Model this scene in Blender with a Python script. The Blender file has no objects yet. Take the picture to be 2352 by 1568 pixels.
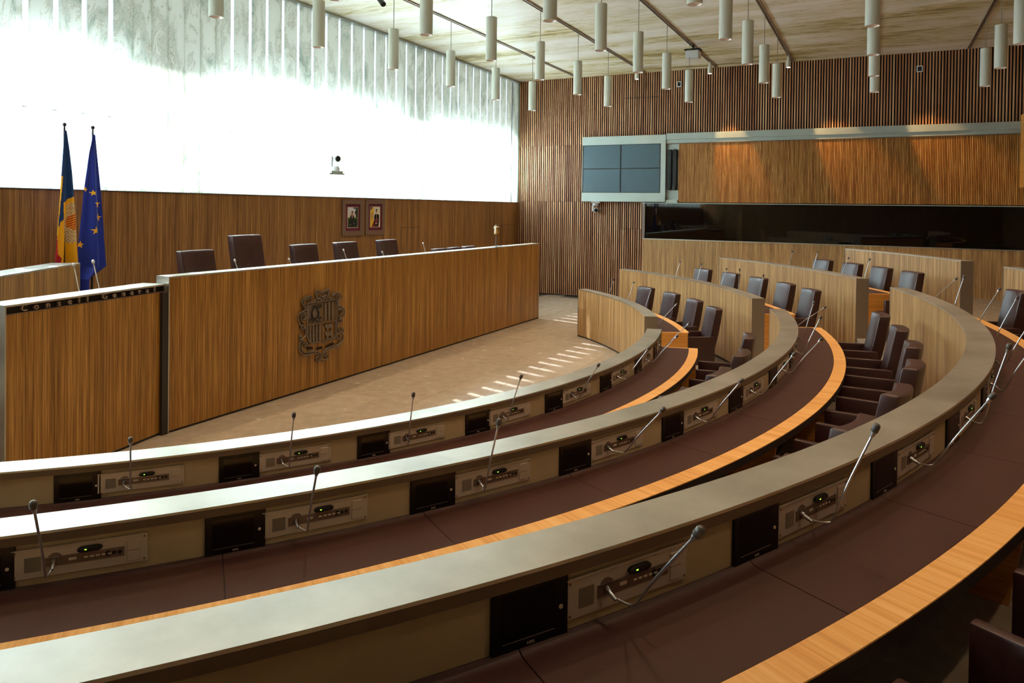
import bpy, bmesh, math, random
from mathutils import Vector, Matrix
R = math.radians
rnd = random.Random(7)
S = bpy.context.scene
col = S.collection

# ------------------------------------------------------------------ camera, world, exposure
cam_d = bpy.data.cameras.new('camera')
cam = bpy.data.objects.new('camera', cam_d); col.objects.link(cam)
YAW, PITCH, ROLL, F, PPX, PPY = 0.44659, 0.01331, -0.01363, 1607.32, 1246.91, 499.51
CAM = Vector((10.3976, 0.0, 2.7))
fw = Vector((-math.sin(YAW)*math.cos(PITCH), math.cos(YAW)*math.cos(PITCH), -math.sin(PITCH)))
rt = Vector((math.cos(YAW), math.sin(YAW), 0)); up = rt.cross(fw)
r2 = rt*math.cos(ROLL) - up*math.sin(ROLL); u2 = up*math.cos(ROLL) + rt*math.sin(ROLL)
m = Matrix.Identity(4)
for i in range(3):
    m[i][0], m[i][1], m[i][2], m[i][3] = r2[i], u2[i], -fw[i], CAM[i]
cam.matrix_world = m
cam_d.sensor_width = 36; cam_d.sensor_fit = 'HORIZONTAL'
cam_d.lens = 36*F/2352; cam_d.shift_x = (1176-PPX)/2352; cam_d.shift_y = (PPY-784)/2352
cam_d.clip_start = .05
S.camera = cam
S.view_settings.view_transform = 'Standard'; S.view_settings.look = 'None'
S.view_settings.gamma = 1; S.view_settings.use_curve_mapping = False
S.view_settings.exposure = 0.0

w = bpy.data.worlds.new('sky'); S.world = w; w.use_nodes = True
bg = w.node_tree.nodes['Background']
SKY = 1.6
bg.inputs[0].default_value = (.92, .97, 1.0, 1); bg.inputs[1].default_value = SKY

# area lights added outside to brighten the marble in patches; gaps imitate piers
DAY = 38.0
for (y0, y1) in ((-6.0, 0.4), (1.2, 4.85), (5.25, 7.0), (8.6, 14.0), (15.1, 19.75)):
    la = bpy.data.lights.new('daylight', 'AREA'); la.shape = 'RECTANGLE'; la.size = y1-y0; la.size_y = 1.55
    la.energy = DAY*math.pi*la.size*la.size_y; la.color = (.74, .89, 1.0)
    lo_ = bpy.data.objects.new('daylight', la); col.objects.link(lo_)
    lo_.location = (-.3, (y0+y1)/2, 4.0); lo_.rotation_euler = (0, R(-90), 0); lo_.rotation_euler = (R(90), 0, R(-90))

# low sun through the glass strips, cut off above by an unseen slab added outside
sd = bpy.data.lights.new('sun', 'SUN'); sd.energy = 16; sd.angle = R(.6); sd.color = (.93, .97, 1.0)
so_ = bpy.data.objects.new('sun', sd); col.objects.link(so_); so_.location = (-9, 14, 9)
so_.rotation_euler = Vector((math.cos(R(-15))*math.cos(R(39.8)), math.sin(R(-15))*math.cos(R(39.8)), -math.sin(R(39.8)))).to_track_quat('-Z', 'Y').to_euler()

# ------------------------------------------------------------------ helpers
def srgb(r, g, b):
    f = lambda c: (c/255/12.92) if c/255 <= .04045 else ((c/255+.055)/1.055)**2.4
    return (f(r), f(g), f(b), 1)

def newmat(name):
    mt = bpy.data.materials.new(name); mt.use_nodes = True
    nt = mt.node_tree; b = nt.nodes['Principled BSDF']
    return mt, nt, b
def N(nt, t, **kw):
    n = nt.nodes.new(t)
    for k, v in kw.items():
        if k in ('operation','noise_dimensions','data_type','blend_type','attribute_name','feature','wave_type','bands_direction','distance'): setattr(n, k, v)
        else: n.inputs[k].default_value = v
    return n
def plain(name, c, rough=.5, metal=0, spec=.5, bump=0, bscale=200, var=0, vscale=3, coat=0):
    mt, nt, b = newmat(name)
    b.inputs['Roughness'].default_value = rough; b.inputs['Metallic'].default_value = metal
    b.inputs['Specular IOR Level'].default_value = spec; b.inputs['Coat Weight'].default_value = coat
    g = N(nt, 'ShaderNodeNewGeometry')
    n = N(nt, 'ShaderNodeTexNoise', Scale=vscale, Detail=4)
    nt.links.new(g.outputs['Position'], n.inputs['Vector'])
    r = nt.nodes.new('ShaderNodeValToRGB')
    lo = tuple(x*(1-var) for x in c[:3])+(1,); hi = tuple(min(1, x*(1+var)) for x in c[:3])+(1,)
    r.color_ramp.elements[0].position = .35; r.color_ramp.elements[1].position = .65
    r.color_ramp.elements[0].color = lo; r.color_ramp.elements[1].color = hi
    nt.links.new(n.outputs['Fac'], r.inputs[0]); nt.links.new(r.outputs[0], b.inputs['Base Color'])
    if bump:
        n2 = N(nt, 'ShaderNodeTexNoise', Scale=bscale, Detail=2)
        nt.links.new(g.outputs['Position'], n2.inputs['Vector'])
        bp = N(nt, 'ShaderNodeBump', Strength=bump, Distance=.002)
        nt.links.new(n2.outputs['Fac'], bp.inputs['Height']); nt.links.new(bp.outputs[0], b.inputs['Normal'])
    return mt
def emit(name, c, s):
    mt, nt, b = newmat(name)
    b.inputs['Base Color'].default_value = c; b.inputs['Emission Color'].default_value = c
    b.inputs['Emission Strength'].default_value = s
    return mt
def veneer(name, dark, mid, light, rough=.45, scale=1.0, horizontal=False):
    """vertical laminated strips: tone changes only along u"""
    mt, nt, b = newmat(name)
    uv = N(nt, 'ShaderNodeUVMap'); sp = N(nt, 'ShaderNodeSeparateXYZ'); nt.links.new(uv.outputs[0], sp.inputs[0])
    U = sp.outputs['Y' if horizontal else 'X']; V = sp.outputs['X' if horizontal else 'Y']
    def noise(sc, det):
        cb = N(nt, 'ShaderNodeCombineXYZ'); mu = N(nt, 'ShaderNodeMath', operation='MULTIPLY'); mu.inputs[1].default_value = .012
        nt.links.new(U, cb.inputs[0]); nt.links.new(V, mu.inputs[0]); nt.links.new(mu.outputs[0], cb.inputs[1])
        n = N(nt, 'ShaderNodeTexNoise', Scale=sc*scale, Detail=det, Roughness=.6); nt.links.new(cb.outputs[0], n.inputs['Vector']); return n.outputs['Fac']
    a = noise(5, 2); c2 = noise(38, 3); d = noise(140, 1)
    m1 = N(nt, 'ShaderNodeMath', operation='MULTIPLY'); m1.inputs[1].default_value = .25; nt.links.new(a, m1.inputs[0])
    m2 = N(nt, 'ShaderNodeMath', operation='MULTIPLY_ADD'); m2.inputs[1].default_value = .5; nt.links.new(c2, m2.inputs[0]); nt.links.new(m1.outputs[0], m2.inputs[2])
    m3 = N(nt, 'ShaderNodeMath', operation='MULTIPLY_ADD'); m3.inputs[1].default_value = .25; nt.links.new(d, m3.inputs[0]); nt.links.new(m2.outputs[0], m3.inputs[2])
    r = nt.nodes.new('ShaderNodeValToRGB'); e = r.color_ramp.elements
    e[0].position = .41; e[0].color = dark; e[1].position = .61; e[1].color = light
    x = e.new(.5); x.color = mid
    nt.links.new(m3.outputs[0], r.inputs[0]); nt.links.new(r.outputs[0], b.inputs['Base Color'])
    b.inputs['Roughness'].default_value = rough
    return mt

class MB:
    """collects faces; build() links them as ONE mesh object"""
    def __init__(s): s.v = []; s.f = []; s.mi = []
    def add(s, vs, fs, mi=0):
        o = len(s.v); s.v += [tuple(v) for v in vs]; s.f += [tuple(i+o for i in f) for f in fs]; s.mi += [mi]*len(fs); return s
    def box(s, a, b, rz=0, piv=None, mi=0):
        x0, y0, z0 = a; x1, y1, z1 = b
        vs = [Vector(p) for p in ((x0,y0,z0),(x1,y0,z0),(x1,y1,z0),(x0,y1,z0),(x0,y0,z1),(x1,y0,z1),(x1,y1,z1),(x0,y1,z1))]
        if rz:
            pv = Vector(piv or (0,0,0)); M = Matrix.Rotation(rz, 3, 'Z'); vs = [M @ (v-pv)+pv for v in vs]
        return s.add(vs, [(0,3,2,1),(4,5,6,7),(0,1,5,4),(1,2,6,5),(2,3,7,6),(3,0,4,7)], mi)
    def frame(s, org, ux, uy, uz, a, b, mi=0):
        vs = []
        for k in ((0,0,0),(1,0,0),(1,1,0),(0,1,0),(0,0,1),(1,0,1),(1,1,1),(0,1,1)):
            c = [a[i] if k[i] == 0 else b[i] for i in range(3)]
            vs.append(org + ux*c[0] + uy*c[1] + uz*c[2])
        return s.add(vs, [(0,3,2,1),(4,5,6,7),(0,1,5,4),(1,2,6,5),(2,3,7,6),(3,0,4,7)], mi)
    def sweep(s, O, prof, a0, a1, n, mi=0):
        """closed (r,z) profile swept about the vertical axis through O, degrees"""
        k = len(prof); vs = []; fs = []
        for i in range(n+1):
            a = R(a0+(a1-a0)*i/n); c, d = math.cos(a), math.sin(a)
            vs += [(O[0]+r*c, O[1]+r*d, z) for r, z in prof]
        for i in range(n):
            for j in range(k):
                j2 = (j+1) % k; fs.append((i*k+j, (i+1)*k+j, (i+1)*k+j2, i*k+j2))
        fs.append(tuple(range(k))[::1]); fs.append(tuple(n*k+j for j in range(k-1, -1, -1)))
        return s.add(vs, fs, mi)
    def tube(s, pts, rad, n=8, mi=0, cap=True):
        pts = [Vector(p) for p in pts]; m_ = len(pts); rad = rad if isinstance(rad, (list, tuple)) else [rad]*m_
        vs = []; fs = []; prev = None
        for i, p in enumerate(pts):
            t = (pts[min(i+1, m_-1)]-pts[max(i-1, 0)]).normalized()
            if prev is None: prev = t.orthogonal().normalized()
            a = (prev - t*prev.dot(t)).normalized(); prev = a; b = t.cross(a)
            for j in range(n):
                g = 2*math.pi*j/n; vs.append(p+(a*math.cos(g)+b*math.sin(g))*rad[i])
        for i in range(m_-1):
            for j in range(n):
                j2 = (j+1) % n; fs.append((i*n+j, i*n+j2, (i+1)*n+j2, (i+1)*n+j))
        if cap: fs.append(tuple(range(n-1, -1, -1))); fs.append(tuple((m_-1)*n+j for j in range(n)))
        return s.add(vs, fs, mi)
    def lathe(s, prof, c=(0,0,0), n=24, mi=0, axis='Z', capends=True):
        vs = []; fs = []; k = len(prof)
        for i in range(n):
            a = 2*math.pi*i/n
            for r, z in prof:
                if axis == 'Z': vs.append((c[0]+r*math.cos(a), c[1]+r*math.sin(a), c[2]+z))
                else: vs.append((c[0]+z, c[1]+r*math.cos(a), c[2]+r*math.sin(a)))
        for i in range(n):
            i2 = (i+1) % n
            for j in range(k-1): fs.append((i*k+j, i2*k+j, i2*k+j+1, i*k+j+1))
        if capends:
            fs.append(tuple(i*k for i in range(n-1, -1, -1))); fs.append(tuple(i*k+k-1 for i in range(n)))
        return s.add(vs, fs, mi)
    def prism(s, poly, org, ux, uy, un, d0, d1, mi=0):
        k = len(poly); vs = [org+ux*p[0]+uy*p[1]+un*d0 for p in poly]+[org+ux*p[0]+uy*p[1]+un*d1 for p in poly]
        fs = [tuple(range(k)), tuple(range(2*k-1, k-1, -1))]+[(i, i+k, (i+1) % k+k, (i+1) % k) for i in range(k)]
        return s.add(vs, fs, mi)
    def mesh(s, name, mats, off=(0,0,0), uv=None, smooth=None, bevel=0, segs=2):
        me = bpy.data.meshes.new(name); o = Vector(off)
        me.from_pydata([tuple(Vector(v)-o) for v in s.v], [], s.f)
        for mt in (mats if isinstance(mats, (list, tuple)) else [mats]): me.materials.append(mt)
        for p_, k in zip(me.polygons, s.mi): p_.material_index = k
        if uv:
            l = me.uv_layers.new(name='UVMap')
            for lp in me.loops: l.data[lp.index].uv = uv(Vector(me.vertices[lp.vertex_index].co)+o)
        bm = bmesh.new(); bm.from_mesh(me)
        if bevel:
            bmesh.ops.remove_doubles(bm, verts=bm.verts, dist=1e-5)
            es = [e for e in bm.edges if len(e.link_faces) == 2 and e.calc_face_angle(0) > R(35)]
            bmesh.ops.bevel(bm, geom=es, offset=bevel, segments=segs, profile=.5, affect='EDGES', clamp_overlap=True)
        bmesh.ops.recalc_face_normals(bm, faces=bm.faces); bm.to_mesh(me); bm.free()
        if smooth:
            me.polygons.foreach_set('use_smooth', [True]*len(me.polygons)); me.set_sharp_from_angle(angle=R(smooth))
        me.update(); return me
    def build(s, name, mats, parent=None, off=(0,0,0), **kw):
        me = s.mesh(name, mats, off=off, **kw)
        return obj(name, me, parent, loc=(0,0,0) if parent else off)
def obj(name, me, parent=None, loc=(0,0,0)):
    o = bpy.data.objects.new(name, me); col.objects.link(o); o.location = loc
    if parent: o.parent = parent
    return o
def thing(name, label, cat, loc=(0,0,0), rz=0, group=None):
    o = bpy.data.objects.new(name, None); col.objects.link(o); o.empty_display_size = .1
    o.location = loc; o.rotation_euler = (0,0,rz); tag(o, label, cat, group); return o
def tag(o, label=None, cat=None, group=None, kind=None):
    if label: o['label'] = label
    if cat: o['category'] = cat
    if group: o['group'] = group
    if kind: o['kind'] = kind
    return o
def dup(o, loc, rz, label, parent=None, scale=None):
    c = o.copy(); col.objects.link(c); c.location = loc; c.rotation_euler = (0,0,rz)
    if scale: c.scale = scale
    if label: c['label'] = label
    def kids(src, dst):
        for ch in list(src.children):
            k = ch.copy(); col.objects.link(k); k.parent = dst; kids(ch, k)
    kids(o, c); return c
ORD = ['first','second','third','fourth','fifth','sixth','seventh','eighth','ninth','tenth','eleventh','twelfth']

# ------------------------------------------------------------------ measured layout
O = Vector((0.562, 7.9045)); ZC = 6.7267; YW = 19.9056; XE = 16.6; YB = -6.0
ZT = 2.8769                                        # top of timber wainscot under the windows
RR = dict(A=7.104, B=8.8446, C=10.5766, D=12.189)
ZZ = dict(A=.9975, B=1.2944, C=1.6265, D=1.9463)   # top of each desk's ledge
FL = dict(A=0., B=.33, C=.65, D=.97)               # floor each row sits on
FF = dict(A=0., B=0., C=.33, D=.65)                # floor in front of each desk
LW, DD, RL, RO = .2065, .2476, .5904, .7126
def pol(r, a, z): a = R(a); return Vector((O.x+r*math.cos(a), O.y+r*math.sin(a), z))

# ------------------------------------------------------------------ materials
m_front = veneer('wood_veneer', srgb(126,90,54), srgb(166,126,80), srgb(208,168,116), .42, scale=1.5)
m_frontd = veneer('wood_veneer_dark', srgb(104,68,32), srgb(138,94,48), srgb(178,130,74), .5, scale=1.4)
m_slat = veneer('slat_wood', srgb(150,96,62), srgb(186,132,92), srgb(222,176,132), .5, scale=.35)
m_gslat = veneer('gallery_slat_wood', srgb(164,106,44), srgb(194,132,62), srgb(220,160,90), .5, scale=1.2)
m_orange = veneer('beech_edge', srgb(220,158,84), srgb(236,178,104), srgb(245,194,126), .38, scale=.6)
m_side = veneer('beech_side', srgb(182,116,42), srgb(202,134,54), srgb(214,148,68), .42, scale=1.0, horizontal=True)
m_leather = plain('leather_pad', srgb(66,37,30), .5, spec=.35, bump=.25, bscale=500, var=.06)
m_chair = plain('chair_leather', srgb(56,29,26), .38, spec=.6, bump=.2, bscale=450, var=.08)
m_cream = plain('cream_panel', srgb(172,154,120), .5, var=.04)
m_dark = plain('dark_laminate', srgb(46,38,34), .5)
m_black = plain('black_recess', srgb(14,12,12), .5)
m_alu = plain('satin_aluminium', srgb(188,176,162), .4, metal=.25, bump=.1, bscale=900)
m_aluD = plain('aluminium_strip', srgb(118,100,88), .42, metal=.5)
m_grille = plain('speaker_mesh', srgb(136,124,108), .6, metal=.3, bump=.8, bscale=1500)
m_bezel = plain('monitor_plastic', srgb(12,11,11), .25, spec=.4)
m_screen = plain('monitor_screen', srgb(6,5,5), .12, spec=.35)
m_chrome = plain('chrome', srgb(190,190,195), .25, metal=1)
m_neck = plain('gooseneck_metal', srgb(186,186,190), .28, metal=.9)
m_mic = plain('microphone_head', srgb(70,64,60), .4, spec=.6)
m_led = emit('green_led', (.35, 1, .05, 1), 2.2)
m_btn = plain('light_button', srgb(196,180,160), .4)
m_lamp = plain('lamp_enamel', srgb(204,206,194), .45)
m_lampin = plain('lamp_reflector', srgb(200,190,180), .35, metal=.3)
m_bulb = emit('lamp_lens', (1, .8, .66, 1), 2.2)
m_bulbhot = emit('spot_lens', (1, .9, .8, 1), 14)
m_steel = plain('painted_steel', srgb(168,178,172), .4, metal=.15, var=.04)
m_track = plain('ceiling_rail', srgb(150,138,120), .5, metal=.3)
m_blk = plain('black_plastic', srgb(16,17,18), .4)
m_cord = plain('lamp_cord', srgb(150,145,130), .5)
m_tvs = plain('video_wall_screen', srgb(48,76,88), .5, spec=.6, var=.03)  # teal of the reflected windows put into the base colour
m_tvf = plain('video_wall_bezel', srgb(24,34,40), .4)
m_white = plain('white_plastic', srgb(205,208,210), .35)
m_brass = plain('bell_brass', srgb(214,170,110), .25, metal=1)
m_bronze = plain('bronze_relief', srgb(116,104,92), .4, metal=.3, var=.1, vscale=25)
m_frame = plain('picture_frame', srgb(124,98,84), .4, metal=.2)
m_mat = plain('burgundy_mount', srgb(98,14,44), .7)
m_fascia = plain('ledge_fascia_metal', srgb(104,88,72), .5, metal=.3)
m_endp = plain('end_plate_metal', srgb(138,126,110), .45, metal=.5)
m_desk = veneer('wood_veneer_warmlit', srgb(108,72,26), srgb(148,104,40), srgb(194,146,74), .42, scale=1.5)  # same veneer as the rows, warm lamp tint put into the colour
m_plinth = plain('dark_plinth', srgb(40,36,33), .5)

def ledge_mat():
    mt, nt, b = newmat('brushed_steel_ledge')
    g = N(nt, 'ShaderNodeNewGeometry'); n = N(nt, 'ShaderNodeTexNoise', Scale=2.6, Detail=5, Roughness=.6)
    nt.links.new(g.outputs['Position'], n.inputs['Vector'])
    r = nt.nodes.new('ShaderNodeValToRGB'); r.color_ramp.elements[0].position = .3; r.color_ramp.elements[1].position = .7
    r.color_ramp.elements[0].color = srgb(176,174,166); r.color_ramp.elements[1].color = srgb(206,204,196)
    nt.links.new(n.outputs['Fac'], r.inputs[0]); nt.links.new(r.outputs[0], b.inputs['Base Color'])
    mr = N(nt, 'ShaderNodeMapRange'); mr.inputs['To Min'].default_value = .36; mr.inputs['To Max'].default_value = .46
    nt.links.new(n.outputs['Fac'], mr.inputs['Value']); nt.links.new(mr.outputs[0], b.inputs['Roughness'])
    b.inputs['Metallic'].default_value = 1.0
    return mt
m_ledge = ledge_mat()

def floor_mat():
    mt, nt, b = newmat('limestone_floor')
    g = N(nt, 'ShaderNodeNewGeometry'); oi = N(nt, 'ShaderNodeObjectInfo')
    n = N(nt, 'ShaderNodeTexNoise', Scale=6, Detail=6, Roughness=.65); nt.links.new(g.outputs['Position'], n.inputs['Vector'])
    n2 = N(nt, 'ShaderNodeTexNoise', Scale=60, Detail=3); nt.links.new(g.outputs['Position'], n2.inputs['Vector'])
    a = N(nt, 'ShaderNodeMath', operation='MULTIPLY_ADD'); a.inputs[1].default_value = .16; nt.links.new(oi.outputs['Random'], a.inputs[0])
    m1 = N(nt, 'ShaderNodeMath', operation='MULTIPLY_ADD'); m1.inputs[1].default_value = .12; nt.links.new(n2.outputs['Fac'], m1.inputs[0]); nt.links.new(n.outputs['Fac'], m1.inputs[2])
    nt.links.new(m1.outputs[0], a.inputs[2])
    r = nt.nodes.new('ShaderNodeValToRGB'); r.color_ramp.elements[0].position = .1; r.color_ramp.elements[1].position = 1.0
    r.color_ramp.elements[0].color = srgb(140,126,110); r.color_ramp.elements[1].color = srgb(186,172,154)
    nt.links.new(a.outputs[0], r.inputs[0]); nt.links.new(r.outputs[0], b.inputs['Base Color'])
    mr = N(nt, 'ShaderNodeMapRange'); mr.inputs['To Min'].default_value = .22; mr.inputs['To Max'].default_value = .30
    nt.links.new(n.outputs['Fac'], mr.inputs['Value']); nt.links.new(mr.outputs[0], b.inputs['Roughness'])
    b.inputs['Specular IOR Level'].default_value = .5
    return mt
m_floor = floor_mat()

def ceiling_mat():
    mt, nt, b = newmat('streaked_stone_ceiling')
    g = N(nt, 'ShaderNodeNewGeometry')
    mp = N(nt, 'ShaderNodeMapping'); mp.inputs['Scale'].default_value = (.14, .9, 1); mp.inputs['Rotation'].default_value = (0,0,R(-4))
    nt.links.new(g.outputs['Position'], mp.inputs['Vector'])
    n = N(nt, 'ShaderNodeTexNoise', Scale=1.0, Detail=7, Roughness=.62, Distortion=.6); nt.links.new(mp.outputs[0], n.inputs['Vector'])
    mp2 = N(nt, 'ShaderNodeMapping'); mp2.inputs['Scale'].default_value = (1.0, 4, 1); mp2.inputs['Rotation'].default_value = (0,0,R(-4))
    nt.links.new(g.outputs['Position'], mp2.inputs['Vector'])
    n2 = N(nt, 'ShaderNodeTexNoise', Scale=1.0, Detail=6, Roughness=.72, Distortion=2.2); nt.links.new(mp2.outputs[0], n2.inputs['Vector'])
    ad = N(nt, 'ShaderNodeMath', operation='MULTIPLY_ADD'); ad.inputs[1].default_value = .35; nt.links.new(n2.outputs['Fac'], ad.inputs[0])
    ml = N(nt, 'ShaderNodeMath', operation='MULTIPLY'); ml.inputs[1].default_value = .65; nt.links.new(n.outputs['Fac'], ml.inputs[0]); nt.links.new(ml.outputs[0], ad.inputs[2])
    r = nt.nodes.new('ShaderNodeValToRGB'); e = r.color_ramp.elements
    e[0].position = .38; e[0].color = srgb(134,116,60); e[1].position = .60; e[1].color = srgb(250,248,240)
    for ps, c in ((.43, srgb(192,178,120)), (.47, srgb(222,214,184)), (.53, srgb(240,236,222))):
        x = e.new(ps); x.color = c
    nt.links.new(ad.outputs[0], r.inputs[0]); nt.links.new(r.outputs[0], b.inputs['Base Color'])
    b.inputs['Roughness'].default_value = .38
    return mt
m_ceil = ceiling_mat()

def marble_mat():
    mt, nt, b = newmat('translucent_marble'); nt.nodes.remove(b)
    out = nt.nodes['Material Output']
    g = N(nt, 'ShaderNodeNewGeometry'); oi = N(nt, 'ShaderNodeObjectInfo')
    sc = N(nt, 'ShaderNodeVectorMath', operation='SCALE'); sc.inputs['Scale'].default_value = 9; 
    cb = N(nt, 'ShaderNodeCombineXYZ'); nt.links.new(oi.outputs['Random'], cb.inputs[0]); nt.links.new(oi.outputs['Random'], cb.inputs[2]); nt.links.new(cb.outputs[0], sc.inputs[0])
    ad = N(nt, 'ShaderNodeVectorMath', operation='ADD'); nt.links.new(g.outputs['Position'], ad.inputs[0]); nt.links.new(sc.outputs[0], ad.inputs[1])
    mp = N(nt, 'ShaderNodeMapping'); mp.inputs['Scale'].default_value = (1, 1.8, .75); mp.inputs['Rotation'].default_value = (R(28),0,0); nt.links.new(ad.outputs[0], mp.inputs['Vector'])
    n = N(nt, 'ShaderNodeTexNoise', Scale=1.6, Detail=9, Roughness=.72, Distortion=1.6); nt.links.new(mp.outputs[0], n.inputs['Vector'])
    r = nt.nodes.new('ShaderNodeValToRGB'); e = r.color_ramp.elements     # thin veins where the noise crosses one value
    W_ = (.77,.81,.76,1)
    e[0].position = .30; e[0].color = (.40,.46,.40,1); e[1].position = .56; e[1].color = W_
    for ps, c in ((.40, (.58,.64,.58,1)), (.468, W_), (.478, (.30,.25,.15,1)), (.488, W_)):
        x = e.new(ps); x.color = c
    nt.links.new(n.outputs['Fac'], r.inputs[0])
    n3 = N(nt, 'ShaderNodeTexNoise', Scale=2.2, Detail=8, Roughness=.75, Distortion=.4); nt.links.new(ad.outputs[0], n3.inputs['Vector'])
    r3 = nt.nodes.new('ShaderNodeValToRGB'); e = r3.color_ramp.elements   # small rusty flecks
    e[0].position = .66; e[0].color = (1,1,1,1); e[1].position = .72; e[1].color = (.45,.22,.10,1)
    nt.links.new(n3.outputs['Fac'], r3.inputs[0])
    mx = N(nt, 'ShaderNodeMix', data_type='RGBA', blend_type='MULTIPLY'); mx.inputs['Factor'].default_value = 1
    nt.links.new(r.outputs[0], mx.inputs['A']); nt.links.new(r3.outputs[0], mx.inputs['B'])
    tr = N(nt, 'ShaderNodeBsdfTranslucent'); df = N(nt, 'ShaderNodeBsdfDiffuse')
    for s_ in (tr, df): nt.links.new(mx.outputs['Result'], s_.inputs['Color'])
    ms = N(nt, 'ShaderNodeMixShader'); ms.inputs[0].default_value = .35
    nt.links.new(tr.outputs[0], ms.inputs[1]); nt.links.new(df.outputs[0], ms.inputs[2]); nt.links.new(ms.outputs[0], out.inputs['Surface'])
    return mt
m_marble = marble_mat()

def pane_mat():
    mt, nt, b = newmat('clear_glass'); nt.nodes.remove(b); out = nt.nodes['Material Output']
    t = N(nt, 'ShaderNodeBsdfTransparent'); t.inputs[0].default_value = (.94,.97,1,1)
    g = N(nt, 'ShaderNodeBsdfGlossy'); g.inputs['Roughness'].default_value = .03
    ms = N(nt, 'ShaderNodeMixShader'); ms.inputs[0].default_value = .06
    nt.links.new(t.outputs[0], ms.inputs[1]); nt.links.new(g.outputs[0], ms.inputs[2]); nt.links.new(ms.outputs[0], out.inputs['Surface'])
    return mt
m_pane = pane_mat()
m_glass = plain('dark_tinted_glass', srgb(5,5,6), .03, spec=.55)

def print_mat(name, rough=.5):
    mt, nt, b = newmat(name); a = N(nt, 'ShaderNodeVertexColor'); a.layer_name = 'Col'
    nt.links.new(a.outputs['Color'], b.inputs['Base Color']); b.inputs['Roughness'].default_value = rough; return mt
m_photo = print_mat('photo_print', .35); m_cloth = print_mat('flag_cloth', .6)

# ------------------------------------------------------------------ room shell
uvz = lambda ax: (lambda c: (c[ax], c[2]))
fl = MB().box((-.3, YB-.3, -.25), (XE+.3, YW+.3, -.012)).build('floor', plain('floor_joint', srgb(84,72,58), .7)); tag(fl, kind='structure')
tile_me = MB().box((-.298,-.498,-.02), (.298,.498,0)).mesh('tile', m_floor, bevel=.003, segs=1)
half_me = MB().box((-.298,-.248,-.02), (.298,.248,0)).mesh('tile', m_floor, bevel=.003, segs=1)
for i in range(-1, 15):
    x = 3.5-2.4+.6*i-.3+.6
    if x > 9.3: break
    for j in range(0, 17):
        y = 3.4+j*1.0+(.5 if i % 2 else 0)
        if y > 19.4 : continue
        c = Vector((x, y)); rr = (c-O).length; an = math.degrees(math.atan2(y-O.y, x-O.x))
        if rr > 8.9 and an < 62: continue
        obj('tile', tile_me, fl, (x, y, 0))
    if i % 2: obj('tile', half_me, fl, (x, 3.15, 0))
def tier(r0, z0, z1, a0, a1):
    mb = MB(); n = 90; vs = []; 
    for i in range(n+1):
        a = a0+(a1-a0)*i/n; ca, sa = math.cos(R(a)), math.sin(R(a))
        lim = 30.
        if sa > 0: lim = min(lim, (YW-O.y)/sa)
        if sa < 0: lim = min(lim, (O.y-YB)/-sa)
        if ca > 0: lim = min(lim, (XE-O.x)/ca)
        for r_, z in ((r0, z0), (lim, z0), (lim, z1), (r0, z1)): vs.append((O.x+r_*ca, O.y+r_*sa, z))
    fs = []
    for i in range(n):
        for j in range(4): fs.append((i*4+j, (i+1)*4+j, (i+1)*4+(j+1) % 4, i*4+(j+1) % 4))
    fs += [(3,2,1,0), (n*4, n*4+1, n*4+2, n*4+3)]
    mb.add(vs, fs); return mb.build('tier', m_floor, fl)
tier(RR['B']+.03, -.01, .33, -62, 60)
tier(RR['C']+.03, .33, .65, -62, 51.4)
tier(RR['D']+.03, .65, .97, -62, 19.4)

ce = MB().box((-.3, YB-.3, ZC), (XE+.3, YW+.3, ZC+.25)).build('ceiling', m_ceil); tag(ce, kind='structure')

wl = MB().box((-.25, YB, -.2), (0, YW, ZT-.012)).build('wall_left', m_frontd, uv=uvz(1)); tag(wl, kind='structure')
MB().box((-.25, YB, ZT-.012), (.012, YW, ZT)).build('cap', m_dark, wl)
for (y0, y1, z) in ((13.79, 14.56, 2.18), (18.73, 19.58, 2.165)):   # access hatches
    h = MB(); h.box((-.001, y0, z-.55), (.004, y1, z)); hb = h.build('hatch', m_frontd, wl, uv=uvz(1))
    MB().box((0, y0-.008, z), (.0045, y1+.008, z+.009)).box((0, y0-.008, z-.55), (.0045, y0, z)).build('hatch_joint', m_dark, wl)

# --- window wall: slabs of translucent marble with glass strips between
wn = MB().box((-.14, YB, ZC-.05), (.03, YW, ZC-.0)).box((-.14, YW-.06, ZT), (0, YW, ZC)).build('window_1', m_steel); tag(wn, kind='structure')
edges = []; y = 8.883
strips = [y+.392*k-.0 for k in range(0, 28)]
left = [6.689-.388*k for k in range(0, 33)]
gw = .042
allst = sorted(left)+strips
slabs = []
for a, b_ in zip(allst[:-1], allst[1:]):
    if a < 6.7 and b_ > 8.8:
        js = [a+gw, 7.03, 7.34, 7.63, 7.925, 8.226, 8.53, b_-gw]
        for p_, q_ in zip(js[:-1], js[1:]): slabs.append((p_+.003, q_-.003))
    else: slabs.append((a+gw, b_-gw))
slabs.append((allst[-1]+gw, YW-.06))
for a, b_ in slabs:
    if b_ < YB: continue
    MB().box((-.06, max(a, YB), ZT), (-.035, b_, ZC-.05)).build('stone_slab', m_marble, wn)
for c in allst:
    if c-gw < YB: continue
    MB().box((-.052, c-gw, ZT), (-.044, c+gw, ZC-.05)).build('pane', m_pane, wn)
def mull(y, z0, z1, w_=.012, x=-.12, mt=None): return MB().box((x-.04, y-w_, z0), (x, y+w_, z1)).build('mullion', mt or m_tvf, wn)
mull(6.64, ZT, 4.0); mull(6.64, 4.5, ZC-.05); mull(12.74, ZT, 4.0); mull(12.74, 4.53, 6.07); mull(14.75, ZT, ZC-.05, .03, mt=m_steel)
mull(19.46, 4.4, ZC-.05, .016)
for c in allst:
    if 5 < c < 13: MB().box((-.13, c-.05, 3.985), (-.10, c+.05, 3.996)).build('glazing_bar', m_tvf, wn)

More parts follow.
